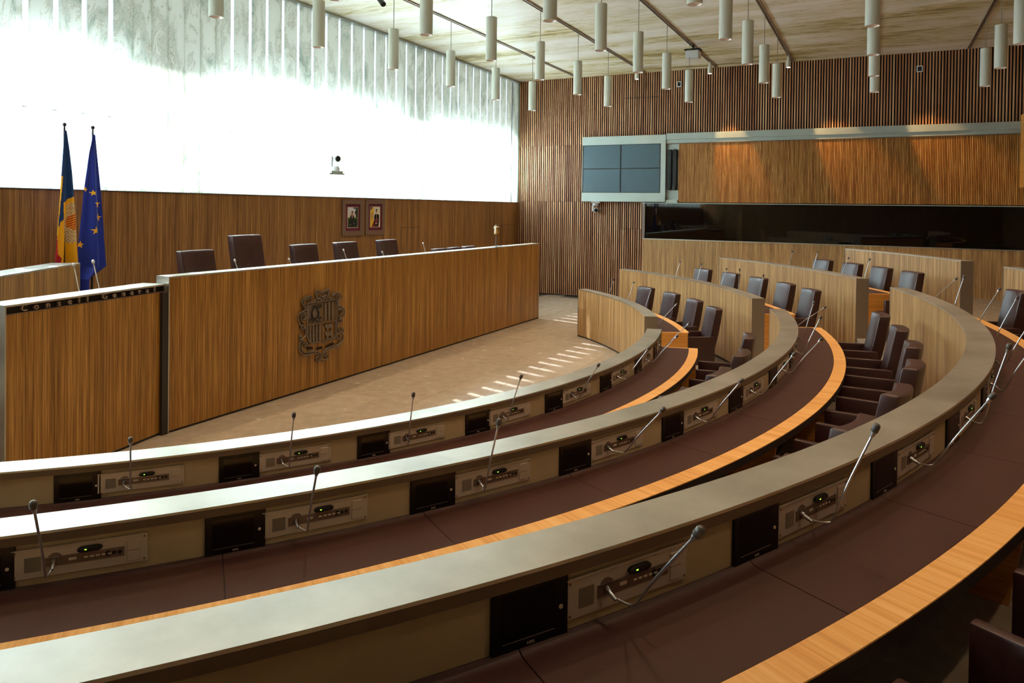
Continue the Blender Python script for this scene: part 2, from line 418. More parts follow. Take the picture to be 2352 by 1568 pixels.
cn = MB().box((-6.2, YB-3, 10.15), (-5.9, YW+8, 13.5)).build('sun_blocker', plain('blocker_paint', srgb(210,212,214), .8)); tag(cn, kind='structure')  # unseen slab, added to keep the sun off the upper marble
# --- right (far) wall with vertical slats
wr = MB().box((-.3, YW, -.2), (XE+.3, YW+.25, ZC+.1)).build('wall_right', plain('slat_backing', srgb(12,9,7), .9)); tag(wr, kind='structure')
def slats(x0, x1, segs_, pitch, wd, y0, dep, mt, parent, name='slats'):
    mb = MB(); k = 0; x = x0; uvs = {}
    us = []
    while x + wd <= x1:
        for z0, z1 in segs_(x):
            n0 = len(mb.v); mb.box((x, y0-dep, z0), (x+wd, y0, z1)); us += [rnd.random()*400]*8
        x += pitch
    # u (and so the tone) differs per slat, and along it only slightly
    me = bpy.data.meshes.new(name); me.from_pydata(mb.v, [], mb.f); me.materials.append(mt)
    l = me.uv_layers.new(name='UVMap')
    for lp in me.loops: l.data[lp.index].uv = (us[lp.vertex_index]+mb.v[lp.vertex_index][0]*.05, mb.v[lp.vertex_index][2])
    o = obj(name, me, parent); o['kind'] = 'stuff'; return o
def seg1(x):
    if x < 2.24: return [(.02, 2.915), (2.92, 4.66), (4.665, ZC)]
    if x < 4.14: return [(.02, 2.118), (2.126, 2.92), (4.88, ZC)] if x > 3.40 else [(.02, 2.92), (4.88, ZC)]
    if x < 13.45: return [(4.9, ZC)]
    return [(.66, ZC)]
slats(.012, XE, seg1, .0675, .032, YW, .024, m_slat, wr)
MB().box((3.53, YW-.047, 5.998), (4.56, YW-.02, 6.006)).build('access_joint', m_black, wr)
wsl = MB().box((4.16, YW-.05, .0), (13.55, YW, 1.835)).build('wainscot', m_front, wr, uv=uvz(0))
MB().box((4.16, YW-.06, 1.835), (13.55, YW, 1.86)).build('wainscot_cap', m_ledge, wr)
MB().box((.0, YW-.055, 0), (4.15, YW, .03)).build('skirting', m_plinth, wr)
# dark observation window
w2 = MB().box((4.22, YW-.04, 1.86), (13.55, YW-.02, 2.885)).build('window_2', m_glass); tag(w2, kind='structure')
MB().box((4.14, YW-.10, 1.86), (4.225, YW, 2.90)).build('window_frame', m_aluD, w2)
MB().box((4.14, YW-.13, 2.885), (13.55, YW, 2.905)).build('window_frame', m_steel, w2)

for nm, bx in (('wall_front', ((XE, YB-.3, -.2), (XE+.25, YW+.25, ZC+.1))), ('wall_back', ((-.3, YB-.25, -.2), (XE+.3, YB, ZC+.1)))):
    o = MB().box(*bx).build(nm, m_frontd, uv=lambda c: (c[0]+c[1], c[2])); tag(o, kind='structure')

# ------------------------------------------------------------------ screen housing and gallery panel
H = thing('screen_housing', 'pale grey metal housing on the slatted wall holding the four-screen video wall', 'housing', (3.55, YW-.06, 2.92))
Ho = Vector(H.location); G = YW-.045
MB().box((2.262, G-.16, 2.925), (4.855, G-.02, 3.19)).box((2.262, G-.16, 4.62), (4.855, G-.02, 4.872)).box((2.262, G-.16, 3.19), (2.275, G-.02, 4.62)).box((4.70, G-.16, 3.19), (4.855, G-.02, 4.62)).build('front_frame', m_steel, H, off=Ho, bevel=.004, segs=1)
MB().box((2.275, G-.06, 3.19), (4.70, G-.02, 4.62)).build('back_plate', m_blk, H, off=Ho)
tvm = MB().box((-.60,-.06,-.355), (.60,0,.355)).mesh('casing', m_tvf, bevel=.004, segs=1)
tvs = MB().box((-.578,-.064,-.335), (.578,-.058,.335)).mesh('screen', m_tvs)
for i, (cx, cz, wh) in enumerate(((2.895, 4.262, 'upper left'), (4.105, 4.262, 'upper right'), (2.895, 3.548, 'lower left'), (4.105, 3.548, 'lower right'))):
    t = thing('video_monitor', 'switched-off teal-grey flat monitor, %s of the four in the video wall' % wh, 'monitor', (cx, G-.11, cz), 0, 'four monitors of the video wall')
    obj('casing', tvm, t); obj('screen', tvs, t)
# gallery: long beam, slatted orange panel
P = thing('gallery_panel', 'long panel of fine warm timber slats under a grey steel beam, above the dark window', 'panel', (9.3, YW-.06, 2.92)); Po = Vector(P.location)
MB().box((4.86, G-.15, 4.72), (13.5, G-.02, 4.90)).build('upper_beam', m_steel, P, off=Po, bevel=.006, segs=1)
MB().box((4.86, G-.11, 4.62), (13.5, G-.02, 4.72)).build('lower_beam', m_steel, P, off=Po)
MB().box((4.86, G-.12, 4.60), (13.5, G-.02, 4.62)).build('trim_strip', m_aluD, P, off=Po)
MB().box((5.215, G-.07, 2.925), (13.5, G-.02, 4.60)).build('backing', plain('gallery_backing', srgb(92,52,16), .7), P, off=Po)
sl = slats(5.22, 13.5, lambda x: [(2.925, 4.60)], .0367, .022, G-.07, .02, m_gslat, None, 'slats'); sl.parent = P; sl.matrix_parent_inverse = Matrix.Translation(-Po)
MB().box((4.86, G-.12, 2.905), (5.20, G-.02, 2.99)).build('lower_rail', m_steel, P, off=Po)
MB().box((4.86, G-.035, 2.99), (5.215, G-.02, 4.60)).build('niche_back', m_steel, P, off=Po)
for i, (cx, wh) in enumerate(((4.965, 'left'), (5.118, 'right'))):
    t = thing('column_loudspeaker', 'slim black column loudspeaker beside the video wall, %s of the pair' % wh, 'loudspeaker', (cx, G-.09, 3.27), 0, 'column loudspeakers in the niche')
    MB().box((-.062,-.06,0), (.062,.05,1.17)).build('cabinet', m_blk, t, bevel=.03, segs=3, smooth=40)
    MB().box((-.05,-.066,.12), (.05,-.058,1.12)).build('grille', plain('black_grille', srgb(22,23,24), .7, bump=.6, bscale=900), t)
    MB().lathe([(.0,0),(.007,0),(.007,.003)], (0,-.064,.075), 10).build('badge', m_chrome, t)
rp = MB().box((13.36, YW-1.0, 3.33), (13.42, YW-.37, 5.02)).build('side_fin', m_side, uv=uvz(1)); rp.name = 'door_panel'
tag(rp, 'narrow warm timber fin at the right-hand end of the steel beam', 'panel'); rp.name = 'timber_fin'
for px_, z, n_ in ((5.175, 6.316, 'left, above the video wall end'), (11.27, 6.308, 'right, above the beam')):
    t = thing('wall_socket', 'small white-framed socket high on the slats, %s' % n_, 'socket', (px_, YW-.05, z), 0)
    MB().box((-.07,-.012,-.08), (.07,0,.08)).build('frame', m_white, t, bevel=.01)
    MB().box((-.045,-.015,-.055), (.045,-.01,.055)).build('insert', m_black, t)

# ------------------------------------------------------------------ curved desks
UN = dict(A=(7.57, [-45.72+7.57*k for k in range(8)]), B=(6.26, [-45.07+6.26*k for k in range(10)]), C=(5.37, [-34.80+5.37*k for k in range(10)]), D=(4.75, [17-4.75*k for k in range(6)]))
NAMEROW = dict(A='front', B='second', C='third', D='back')
def desk(row, a0, a1, side, hi_end):
    """side: near / far block; hi_end: angle of the end that faces the aisle"""
    r0, zt, zf, zb = RR[row], ZZ[row], FF[row], FL[row]; zd = zt-DD
    n = max(12, int(abs(a1-a0)*1.2)); am = (a0+a1)/2
    base = pol(r0+.3, am, zb)
    lab = {'near': 'long curved %s-row desk of the near block, brown leather top and timber edge',
           'far': 'shorter curved %s-row desk of the far block, pale timber front beyond the aisle'}[side] % NAMEROW[row]
    t = thing('curved_desk', lab, 'desk', base, 0, None)
    uvc = lambda c: (math.atan2(c.y-O.y, c.x-O.x)*r0, c.z)
    uvr = lambda c: ((math.atan2(c.y-O.y, c.x-O.x)*r0), math.hypot(c.x-O.x, c.y-O.y))
    K = dict(off=base)
    MB().sweep(O, [(r0,zt-.012),(r0,zt),(r0+LW,zt),(r0+LW,zt-.012)], a0, a1, n).build('ledge_top', m_ledge, t, smooth=30, **K)
    MB().sweep(O, [(r0+.19,zt-.05),(r0+.19,zt-.0125),(r0+LW-.0015,zt-.0125),(r0+LW-.0015,zt-.05)], a0, a1, n).build('ledge_fascia', m_fascia, t, smooth=30, **K)
    MB().sweep(O, [(r0+.003,zf+.03),(r0+.003,zt-.012),(r0+.028,zt-.012),(r0+.028,zf+.03)], a0+.03, a1-.03, n).build('front_panel', m_front, t, uv=uvc, smooth=30, **K)
    MB().sweep(O, [(r0+.014,zf),(r0+.014,zf+.03),(r0+.05,zf+.03),(r0+.05,zf)], a0+.03, a1-.03, n).build('plinth', m_plinth, t, **K)
    if row == 'D' and side == 'far':      # only a partition with a ledge
        t['label'] = 'hindmost curved timber partition of the far block, below the dark window'; t['category'] = 'partition'; t.name = 'curved_partition'
        MB().sweep(O, [(r0+.185,zf),(r0+.185,zt-.05),(r0+.2,zt-.05),(r0+.2,zf)], a0, a1, n).build('back_panel', m_front, t, uv=uvc, smooth=30, **K)
        d = math.degrees(.012/r0)
        for q0 in (a0-d, a1): MB().sweep(O, [(r0,zf),(r0,zt-.001),(r0+LW,zt-.001),(r0+LW,zf)], q0, q0+d, 1).build('end_plate', m_endp, t, **K)
        return t
    MB().sweep(O, [(r0+.165,zd-.02),(r0+.165,zt-.045),(r0+.183,zt-.045),(r0+.183,zd-.02)], a0+.02, a1-.02, n).build('console_panel', m_cream, t, smooth=30, **K)
    MB().sweep(O, [(r0+.165,zb),(r0+.165,zd-.07),(r0+.18,zd-.07),(r0+.18,zb)], a0+.05, a1-.05, n).build('modesty_panel', m_dark, t, smooth=30, **K)
    # slab, leather pads, timber edge
    MB().sweep(O, [(r0+.17,zd-.062),(r0+.17,zd-.006),(r0+RO-.002,zd-.006),(r0+RO-.002,zd-.062)], a0, a1, n).build('desk_slab', m_dark, t, smooth=30, **K)
    MB().sweep(O, [(r0+RL,zd-.006),(r0+RL,zd),(r0+RO,zd),(r0+RO,zd-.006)], a0, a1, n).build('timber_edge', m_orange, t, uv=uvr, smooth=30, **K)
    st, ul = UN[row]
    er = math.degrees(.03/r0)
    b0, b1 = (a0+er*(hi_end == a0), a1-er*(hi_end == a1))
    seams = [b0]+[x+.5 for x in (ul if side == 'near' else [hi_end+.6+st*k for k in range(1, 9)]) if b0+1 < x+.5 < b1-1]+[b1]
    seams = sorted(set(seams))
    for s0, s1 in zip(seams[:-1], seams[1:]):
        g = .012
        MB().sweep(O, [(r0+.184,zd-.004),(r0+.184,zd+.014),(r0+.190,zd+.016),(r0+.199,zd+.008),(r0+.212,zd+.002),(r0+.23,zd),(r0+RL-.001,zd),(r0+RL-.001,zd-.004)], s0+g, s1-g, max(3, int((s1-s0)*1.5))).build('leather_pad', m_leather, t, smooth=50, **K)
    sg = 1 if hi_end == a1 else -1
    e0, e1 = sorted((hi_end, hi_end-sg*er))
    MB().sweep(O, [(r0+LW,zd-.006),(r0+LW,zd),(r0+RL,zd),(r0+RL,zd-.006)], e0, e1, 1).build('end_strip', m_orange, t, uv=uvr, **K)
    # aisle end: steel plate under the ledge and timber side under the desk
    for en in {a0, a1}:
        sg2 = 1 if en == a1 else -1
        d = math.degrees(.012/r0); q0, q1 = sorted((en+sg2*.0, en+sg2*d))
        MB().sweep(O, [(r0,zf+.0),(r0,zt-.001),(r0+LW,zt-.001),(r0+LW,zf+.0)], q0, q1, 1).build('end_plate', m_endp, t, **K)
        MB().sweep(O, [(r0+LW,zb+.0),(r0+LW,zd-.007),(r0+RO-.02,zd-.007),(r0+RO-.02,zb+.0)], q0, q1, 1).build('side_panel', m_side, t, uv=lambda c: (math.hypot(c.x-O.x, c.y-O.y), c.z), **K)
    # supports between seats
    if side == 'near':
        for x in ul[1::2]:
            if a0+1 < x < a1-1:
                d = math.degrees(.015/r0)
                MB().sweep(O, [(r0+.18,zb),(r0+.18,zd-.062),(r0+.60,zd-.062),(r0+.50,zb)], x-d, x+d, 1).build('support_panel', m_side, t, uv=lambda c: (math.hypot(c.x-O.x, c.y-O.y), c.z), **K)
    return t
desk('A', -60, 14.45, 'near', 14.45); desk('B', -60, 17.3, 'near', 17.3); desk('C', -60, 18.8, 'near', 18.8); desk('D', -14, 19.6, 'near', 19.6)
desk('A', 23.8, 54.33, 'far', 23.8); desk('B', 24.85, 60.3, 'far', 24.85); desk('C', 25.7, 51.6, 'far', 25.7); desk('D', 25.0, 40.8, 'far', 25.0)

# ------------------------------------------------------------------ desk electronics (prototypes: local x = out towards the sitter, y = to the sitter's side, z up)
def grp(*a): return a
con = thing('conference_console', 'x', 'console')
Wd, Hh = .505, .125
MB().box((0,0,-Hh), (.008,Wd,0)).build('plate', m_alu, con, bevel=.002, segs=1)
MB().box((0,0,0), (.0135,Wd,.0022)).build('rim_highlight', m_btn, con)  # added pale strip, imitates the lamp highlight on the plate's top edge
o = MB().box((.008,.045,-.098), (.0085,.105,-.035)).build('speaker_grille', m_grille, con)
# long dark strip with a round bump for the plug
st_ = MB().box((.007,.118,-.085), (.0105,.415,-.045))
pl = [(math.cos(a)*.028, math.sin(a)*.028) for a in [R(12*i) for i in range(16)]]
st_.prism(pl, Vector((0,.155,-.055)), Vector((0,1,0)), Vector((0,0,1)), Vector((1,0,0)), .007, .0105)
sb = st_.build('control_strip', m_aluD, con)
MB().box((.0105,.205,-.069), (.013,.235,-.058)).build('talk_button', m_btn, con, bevel=.003)
MB().box((.0104,.118,-.0455), (.0118,.415,-.0435)).build('strip_rim', m_chrome, con)
for i in range(5): MB().box((.0105,.262+i*.022,-.069), (.013,.278+i*.022,-.061)).build('button', m_btn, con, bevel=.002, segs=1)
for y_, r_ in ((.352,.012),(.375,.0085),(.397,.0085)): MB().lathe([(0,.0),(r_,.0),(r_,.0018),(r_*.7,.0022)], (.0103,y_,-.064), 14, axis='X').build('socket', m_black, con)
cd = MB(); pr = []
for i in range(24):
    a = 2*math.pi*i/24; pr.append((math.cos(a)*.026+(.022 if math.cos(a) > 0 else -.022), math.sin(a)*.0135))
cd.prism(pr, Vector((0,.285,-.028)), Vector((0,1,0)), Vector((0,0,1)), Vector((1,0,0)), .008, .022)
rd = cd.build('card_reader', m_blk, con, smooth=40, bevel=.003)
MB().box((.022,.266,-.030), (.0232,.274,-.0265)).build('status_light', m_led, rd)
MB().box((.008,.425,-.112), (.0125,.475,-.018)).build('blank_cover', m_alu, con, bevel=.002, segs=1)
MB().box((.012,.425,-.066), (.0131,.475,-.064)).build('cover_joint', m_aluD, con)
for y_, z_ in ((.012,-.012),(Wd-.012,-.012),(.012,-Hh+.012),(Wd-.012,-Hh+.012)): MB().lathe([(0,0),(.0045,0),(.004,.002)], (.008,y_,z_), 8, axis='X').build('screw', m_aluD, con)

mon = thing('desk_monitor', 'x', 'monitor')
MB().box((-.012,0,-.187), (.004,.263,0)).build('housing', m_bezel, mon, bevel=.002, segs=1)
MB().box((.0035,.03,-.150), (.0050,.215,-.018)).build('screen', m_screen, mon)
MB().box((.004,.035,-.1575), (.0062,.215,-.1555)).build('lower_trim', m_aluD, mon)
MB().lathe([(0,0),(.0072,0),(.0068,.0025)], (.004,.236,-.095), 14, axis='X').build('power_button', m_btn, mon)
def text_mesh(s, size, ext, mt, name='letters', al='CENTER'):
    cu = bpy.data.curves.new('t', 'FONT'); cu.body = s; cu.size = size; cu.extrude = ext; cu.align_x = al; cu.resolution_u = 3
    to = bpy.data.objects.new('t', cu); col.objects.link(to); bpy.context.view_layer.update()
    me = bpy.data.meshes.new_from_object(to.evaluated_get(bpy.context.evaluated_depsgraph_get())); me.name = name
    col.objects.unlink(to); bpy.data.objects.remove(to); me.materials.clear(); me.materials.append(mt); return me
lg = obj('logo', text_mesh('NPG', .0125, .0004, m_btn, 'logo'), mon, (.0045, .131, -.177)); lg.rotation_euler = (R(90), 0, R(90))

def cat(pts, n=6):
    P_ = [Vector(p) for p in pts]; P_ = [P_[0]*2-P_[1]]+P_+[P_[-1]*2-P_[-2]]; out = []
    for i in range(1, len(P_)-2):
        for k in range(n):
            t = k/n; a, b, c, d = P_[i-1:i+3]
            out.append(.5*((2*b)+(c-a)*t+(2*a-5*b+4*c-d)*t*t+(3*b-a-3*c+d)*t**3))
    out.append(P_[-2]); return out
def microphone(P0, a, tip, label, group, rz=None, nocurl=False):
    t = thing('gooseneck_microphone', label, 'microphone', P0, R(a) if rz is None else rz, group)
    T = Vector(tip); 
    if nocurl: pts = [Vector((0,0,0)), T*.3+Vector((0,0,.002)), T*.7, T]; path = cat(pts, 3)
    else:
        B_ = Vector((.072, T.y*.28+.028*(1 if T.y > 0 else -.3), -.030))
        pts = [Vector((0,0,0)), Vector((.03,.002,-.012)), B_, B_+(T-B_)*.13+Vector((.006,0,-.006)), B_+(T-B_)*.45, T]; path = cat(pts, 6)
    d = (T-path[-4]).normalized()
    MB().tube(path, [.0042 if i < len(path)*.55 else .0052 for i in range(len(path))], 7).build('gooseneck', m_white if nocurl else m_neck, t, smooth=60)
    if not nocurl:
        MB().tube([(-.001,0,.001), (.012,.0005,-.004), (.012,.0005,-.004), (.026,.0015,-.010), (.044,.004,-.018)], [.012,.012,.0085,.0085,.0055], 10).build('connector', m_chrome, t, smooth=40)
    MB().tube([T-d*.012, T-d*.002, T+d*.012], [.006,.0095,.0115], 9).build('collar', m_neck, t, smooth=50)
    MB().tube([T+d*.010, T+d*.014, T+d*.036, T+d*.046, T+d*.050], [.010,.0145,.0150,.0115,.004], 10).build('head', m_white if nocurl else m_mic, t, smooth=50)
    return t
MICS = {
'A': [(-42.6, [0.275, 0.078, 0.332]), (-34.9, [0.233, 0.039, 0.361]), (-27.4, [0.202, -0.047, 0.373]), (-19.85, [0.228, -0.001, 0.365]), (-12.2, [0.303, -0.015, 0.322]), (-4.7, [0.301, 0.11, 0.306]), (3.1, [0.341, 0.112, 0.276]), (10.8, [0.381, 0.066, 0.288])],
'B': [(-42.5, [0.283, -0.001, 0.336]), (-36.25, [0.297, 0.042, 0.324]), (-29.93, [0.216, -0.01, 0.37]), (-23.67, [0.328, 0.126, 0.278]), (-17.33, [0.326, 0.046, 0.302]), (-10.95, [0.301, 0.141, 0.313]), (-4.6, [0.328, 0.095, 0.295]), (1.8, [0.243, 0.061, 0.361]), (7.9, [0.188, 0.044, 0.4]), (14.3, [0.432, -0.037, 0.236])],
'C': [(-32.6, [0.338, 0.048, 0.292]), (-27.2, [0.19, 0.182, 0.336]), (-21.8, [0.295, 0.142, 0.324]), (-16.5, [0.189, 0.09, 0.413]), (-10.7, [0.257, -0.114, 0.333]), (-5.5, [0.244, -0.08, 0.349]), (0, [0.257, 0.014, 0.402]), (5.2, [0.288, -0.013, 0.388]), (10.5, [0.199, -0.003, 0.419]), (15.8, [0.402, -0.099, 0.323])]}
FAR = {
'A': [(48.74, [0.188, -0.065, 0.375]), (42.05, [0.224, -0.024, 0.406]), (34.55, [0.212, 0.001, 0.395]), (26.58, [0.35, -0.054, 0.279])],
'B': [(50.11, [0.206, -0.067, 0.39]), (44.78, [0.185, -0.039, 0.412]), (39.09, [0.214, -0.044, 0.395]), (33.72, [0.097, 0.026, 0.449]), (28.25, [0.162, 0.006, 0.432])],
'C': [(41.23, [0.125, -0.124, 0.376]), (36.81, [0.179, -0.048, 0.41]), (31.93, [0.22, -0.065, 0.369]), (27.63, [0.179, -0.031, 0.403])]}
usedc = usedm = False
for row in 'ABC':
    st, ul = UN[row]; n_ = len(MICS[row]); rw = NAMEROW[row]
    for i, (a, tip) in enumerate(MICS[row]):
        # rows are counted from the photograph's left; the console's mic plug stands .155 m in from its left end
        da = math.degrees(.155/(RR[row]+.19)); ap = a-da
        Pc = pol(RR[row]+.183, ap+math.degrees(.25/(RR[row])), ZZ[row]-.078)
        rz = R(ap+math.degrees(.25/RR[row])); Pc = Pc - Vector((-math.sin(rz), math.cos(rz), 0))*.2525
        where = 'in the %s-row near desk, %s from its left end' % (rw, ORD[i])
        lab = 'silver conference console ' + where
        if not usedc: con.location = Pc; con.rotation_euler = (0,0,rz); con['label'] = lab; con['group'] = 'conference consoles in the near desks'; usedc = True
        else: dup(con, Pc, rz, lab)
        am = ul[i] if i < len(ul) else None
        rz2 = R(am+math.degrees(.131/RR[row])); Pm = pol(RR[row]+.190, am+math.degrees(.131/RR[row]), ZZ[row]-.052)-Vector((-math.sin(rz2), math.cos(rz2), 0))*.131
        lab = 'black flush desk monitor ' + where
        if not usedm: mon.location = Pm; mon.rotation_euler = (0,0,rz2); mon['label'] = lab; mon['group'] = 'black monitors in the near desks'; usedm = True
        else: dup(mon, Pm, rz2, lab)
        microphone(pol(RR[row]+.194, a, ZZ[row]-.14), a, tip, 'gooseneck microphone on the %s-row near desk, %s from its left end' % (rw, ORD[i]), 'gooseneck microphones on the near desks')
    for i, (a, tip) in enumerate(FAR[row]):
        Pc = pol(RR[row]+.183, a, ZZ[row]-.078); rz = R(a); off = Vector((-math.sin(rz), math.cos(rz), 0))
        dup(con, Pc-off*.155, rz, 'silver console behind the %s-row far ledge, %s from its aisle end'.replace('aisle','left') % (rw, ORD[i]))
        microphone(pol(RR[row]+.194, a, ZZ[row]-.14), a, tip, 'thin gooseneck microphone behind the %s-row far ledge, %s from its left end' % (rw, ORD[i]), 'gooseneck microphones on the far desks')

# ------------------------------------------------------------------ chairs
def make_chair(name, H=1.09, wd=.46, label='x'):
    t = thing(name, label, 'chair')
    # backrest: concave slab leaning back
    mb = MB(); nz, ny = 8, 10; th = .125; vs = []
    zb = .40
    for k in range(nz+1):
        z = zb+(H-zb)*k/nz; x0 = -.135-(z-zb)*.195
        for j in range(ny+1):
            y_ = (j/ny-.5)*wd; c = .045*(1-(2*y_/wd)**2)
            vs.append((x0-c+.0, y_, z)); 
    nf = len(vs)
    for k in range(nz+1):
        z = zb+(H-zb)*k/nz; x0 = -.135-(z-zb)*.195-th
        for j in range(ny+1):
            y_ = (j/ny-.5)*wd; c = .045*(1-(2*y_/wd)**2)
            vs.append((x0-c-.012*math.sin(math.pi*k/nz), y_, z+(.02 if k == nz else 0)*0))
    fs = []; q = ny+1
    for k in range(nz):
        for j in range(ny):
            a = k*q+j; fs.append((a, a+1, a+1+q, a+q)); fs.append((nf+a, nf+a+q, nf+a+1+q, nf+a+1))
    for j in range(ny): fs.append((j, nf+j, nf+j+1, j+1)); a = nz*q+j; fs.append((a, a+1, nf+a+1, nf+a))
    for k in range(nz): a = k*q; fs.append((a, a+q, nf+a+q, nf+a)); a = k*q+ny; fs.append((a, nf+a, nf+a+q, a+q))
    mb.add(vs, fs); mb.build('backrest', m_chair, t, smooth=42, bevel=.018, segs=3)
    MB().box((-.20,-wd/2+.005,.33), (.30,wd/2-.005,.455)).build('seat', m_chair, t, smooth=42, bevel=.025, segs=3)
    for s in (-1, 1):
        MB().box((-.25, s*(wd/2+.008) if s > 0 else -(wd/2+.066), .20), (.31, (wd/2+.066) if s > 0 else -(wd/2+.008), .655)).build('armrest', m_chair, t, smooth=42, bevel=.012, segs=2)
    MB().box((-.20,-wd/2,.27), (.28,wd/2,.33)).build('seat_frame', m_dark, t)
    for sx in (-.2, .25):
        for s in (-1, 1):
            MB().box((sx-.02, s*(wd/2+.037)-.02, 0), (sx+.02, s*(wd/2+.037)+.02, .205)).build('leg', m_dark, t)
    return t
chair = make_chair('leather_armchair', 1.09)
used = False
def put(proto, loc, rz, label, group, scale=None):
    global used
    if proto is chair and not used:
        used = True; chair.location = loc; chair.rotation_euler = (0,0,rz); chair['label'] = label; chair['group'] = group; return chair
    c = dup(proto, loc, rz, label, scale=scale); c['group'] = group; return c
def seat(row, a, rt_, label, group, twist=0):
    p = pol(RR[row]+rt_-.27, a, FL[row]); return put(chair, p, R(a+180+twist), label, group)
near = {'A': [(9.7,1.30),(1.85,1.29),(-5.4,1.29),(-12.4,1.28),(-20.2,1.30),(-27.8,1.2),(-35.4,1.2)],
        'B': [(11.1,1.17),(5.0,1.20),(-.75,1.25),(-6.6,1.28),(-12.4,1.31),(-18.3,1.34),(-24.2,1.37),(-30.2,1.35),(-42.1,1.33)],
        'C': [(13,1.11),(7.9,1.13),(2.8,1.15),(-2.3,1.2),(-7.4,1.25),(-12.5,1.3),(-17.6,1.3),(-22.7,1.33),(-28.0,1.36)]}
far = {'A': [(26.9,1.16),(33.9,1.15),(40.8,1.12),(47.7,1.08)], 'B': [(26.6,1.02),(32.1,1.0),(37.8,.97),(43.4,.93),(49.1,.92)], 'C': [(25.9,.9),(30.4,.88),(34.8,.86),(39.3,.84)]}
for row in 'ABC':
    for i, (a, r_) in enumerate(near[row]):
        seat(row, a, r_, 'dark brown leather armchair at the %s-row near desk, %s from the aisle' % (NAMEROW[row], ORD[i]), 'armchairs of the near block')
    for i, (a, r_) in enumerate(far[row]):
        seat(row, a, r_, 'dark leather armchair with daylight sheen, far block %s row, %s from the aisle' % (NAMEROW[row], ORD[i]), 'armchairs of the far block', 5)

# ------------------------------------------------------------------ presidential desk, podium, back bench
def straight_desk(name, label, P1, u, n, L, z, zf, depth, topt, endmat, front=m_desk, zbase=0, dt=.34):
    """P1 one end of the front face, u along it, n outward normal"""
    base = Vector((P1.x, P1.y, zbase)) + u*L/2; t = thing(name, label, 'desk', base); K = dict(off=base)
    o3 = Vector((P1.x, P1.y, 0)); zz = Vector((0,0,1)); un = -n
    uvp = lambda c: ((c-o3).dot(u), c.z)
    MB().frame(o3, u, un, zz, (0,.002,zbase+.03), (L,.03,z-topt)).build('front_panel', front, t, uv=uvp, **K)
    MB().frame(o3, u, un, zz, (0.02,.02,zbase), (L-.02,.06,zbase+.03)).build('plinth', m_plinth, t, **K)
    MB().frame(o3, u, un, zz, (0,0,z-.02), (L,depth,z)).build('ledge_top', m_ledge, t, bevel=.002, segs=1, **K)
    MB().frame(o3, u, un, zz, (0,.03,zf), (L,.05,z-.02)).build('back_panel', m_dark, t, **K)
    for e0, e1 in ((-.012,0),(L,L+.012)): MB().frame(o3, u, un, zz, (e0,0,zbase), (e1,depth,z-.0)).build('end_plate', endmat, t, **K)
    MB().frame(o3, u, un, zz, (0,depth,z-.30), (L,depth+dt,z-.26)).build('desktop', m_leather, t, **K)
    MB().frame(o3, u, un, zz, (0,depth-.02,zf+.3), (L,depth,z-.02)).build('console_panel', m_cream, t, **K)
    return t
XD = 2.9436
yv = Vector((0,1,0)); xv = Vector((1,0,0)); zv = Vector((0,0,1))
PD = straight_desk('presidential_desk', 'long straight raised desk, tall ribbed timber front bearing the coat of arms', Vector((XD, 5.49, 0)), yv, xv, 9.90, 1.843, .95, .22, .02, m_ledge)
MB().box((XD-.0, 5.40, 0), (XD-.12, 5.475, 1.66)).build('corner_post', m_plinth, PD, off=Vector(PD.location))
u = Vector((.221,-.975,0)).normalized(); n = Vector((.975,.221,0)).normalized()
PP1 = Vector((2.887,5.474,0))
PO = straight_desk('speaker_podium', 'angled timber speaker podium at the left with a dark lettered band under its ledge', PP1+u*0.01, u, n, 1.91, 1.756, .75, .31, .086, m_ledge)
K = dict(off=Vector(PO.location))
MB().frame(PP1, u, -n, zv, (.01,.03,1.67), (1.92,.036,1.736)).build('sign_channel', m_plinth, PO, **K)
MB().frame(PP1, u, -n, zv, (.01,.0,1.665), (1.92,.04,1.672)).build('sign_channel_lip', m_aluD, PO, **K)
m_let = plain('engraved_letter', srgb(170,150,134), .5, metal=.3)
ang_pod = math.atan2(-u.y, -u.x)
for ch, s in (('C',1.742),('o',1.620),('n',1.497),('s',1.379),('e',1.258),('l',1.152),('l',1.055),('G',.841),('e',.717),('n',.596),('e',.482),('r',.371),('a',.262),('l',.155)):
    me = text_mesh(ch, .088, .012, m_let, 'letter'); o = obj('letter', me, PO, PP1+u*s-n*.014+zv*1.681-Vector(PO.location)); o.rotation_euler = (R(90), 0, ang_pod)
BP = Vector((.95,5.66,0)); bu = (Vector((1.963,4.227,0))-BP).normalized(); bn = Vector((-bu.y, bu.x, 0))
if bn.x < 0: bn = -bn
BD = straight_desk('side_bench_desk', 'ribbed timber bench desk behind the podium at the left edge, white-shining ledge', BP, bu, bn, 3.2, 1.90, .95, .34, .02, m_ledge, dt=.03)

pf = MB().box((.0, 5.7, 0), (2.35, 15.3, .95)).build('tier', m_floor, fl)
MB().frame(PP1, u, -n, zv, (.1,.5,0), (3.2,2.6,.75)).build('tier', m_floor, fl)
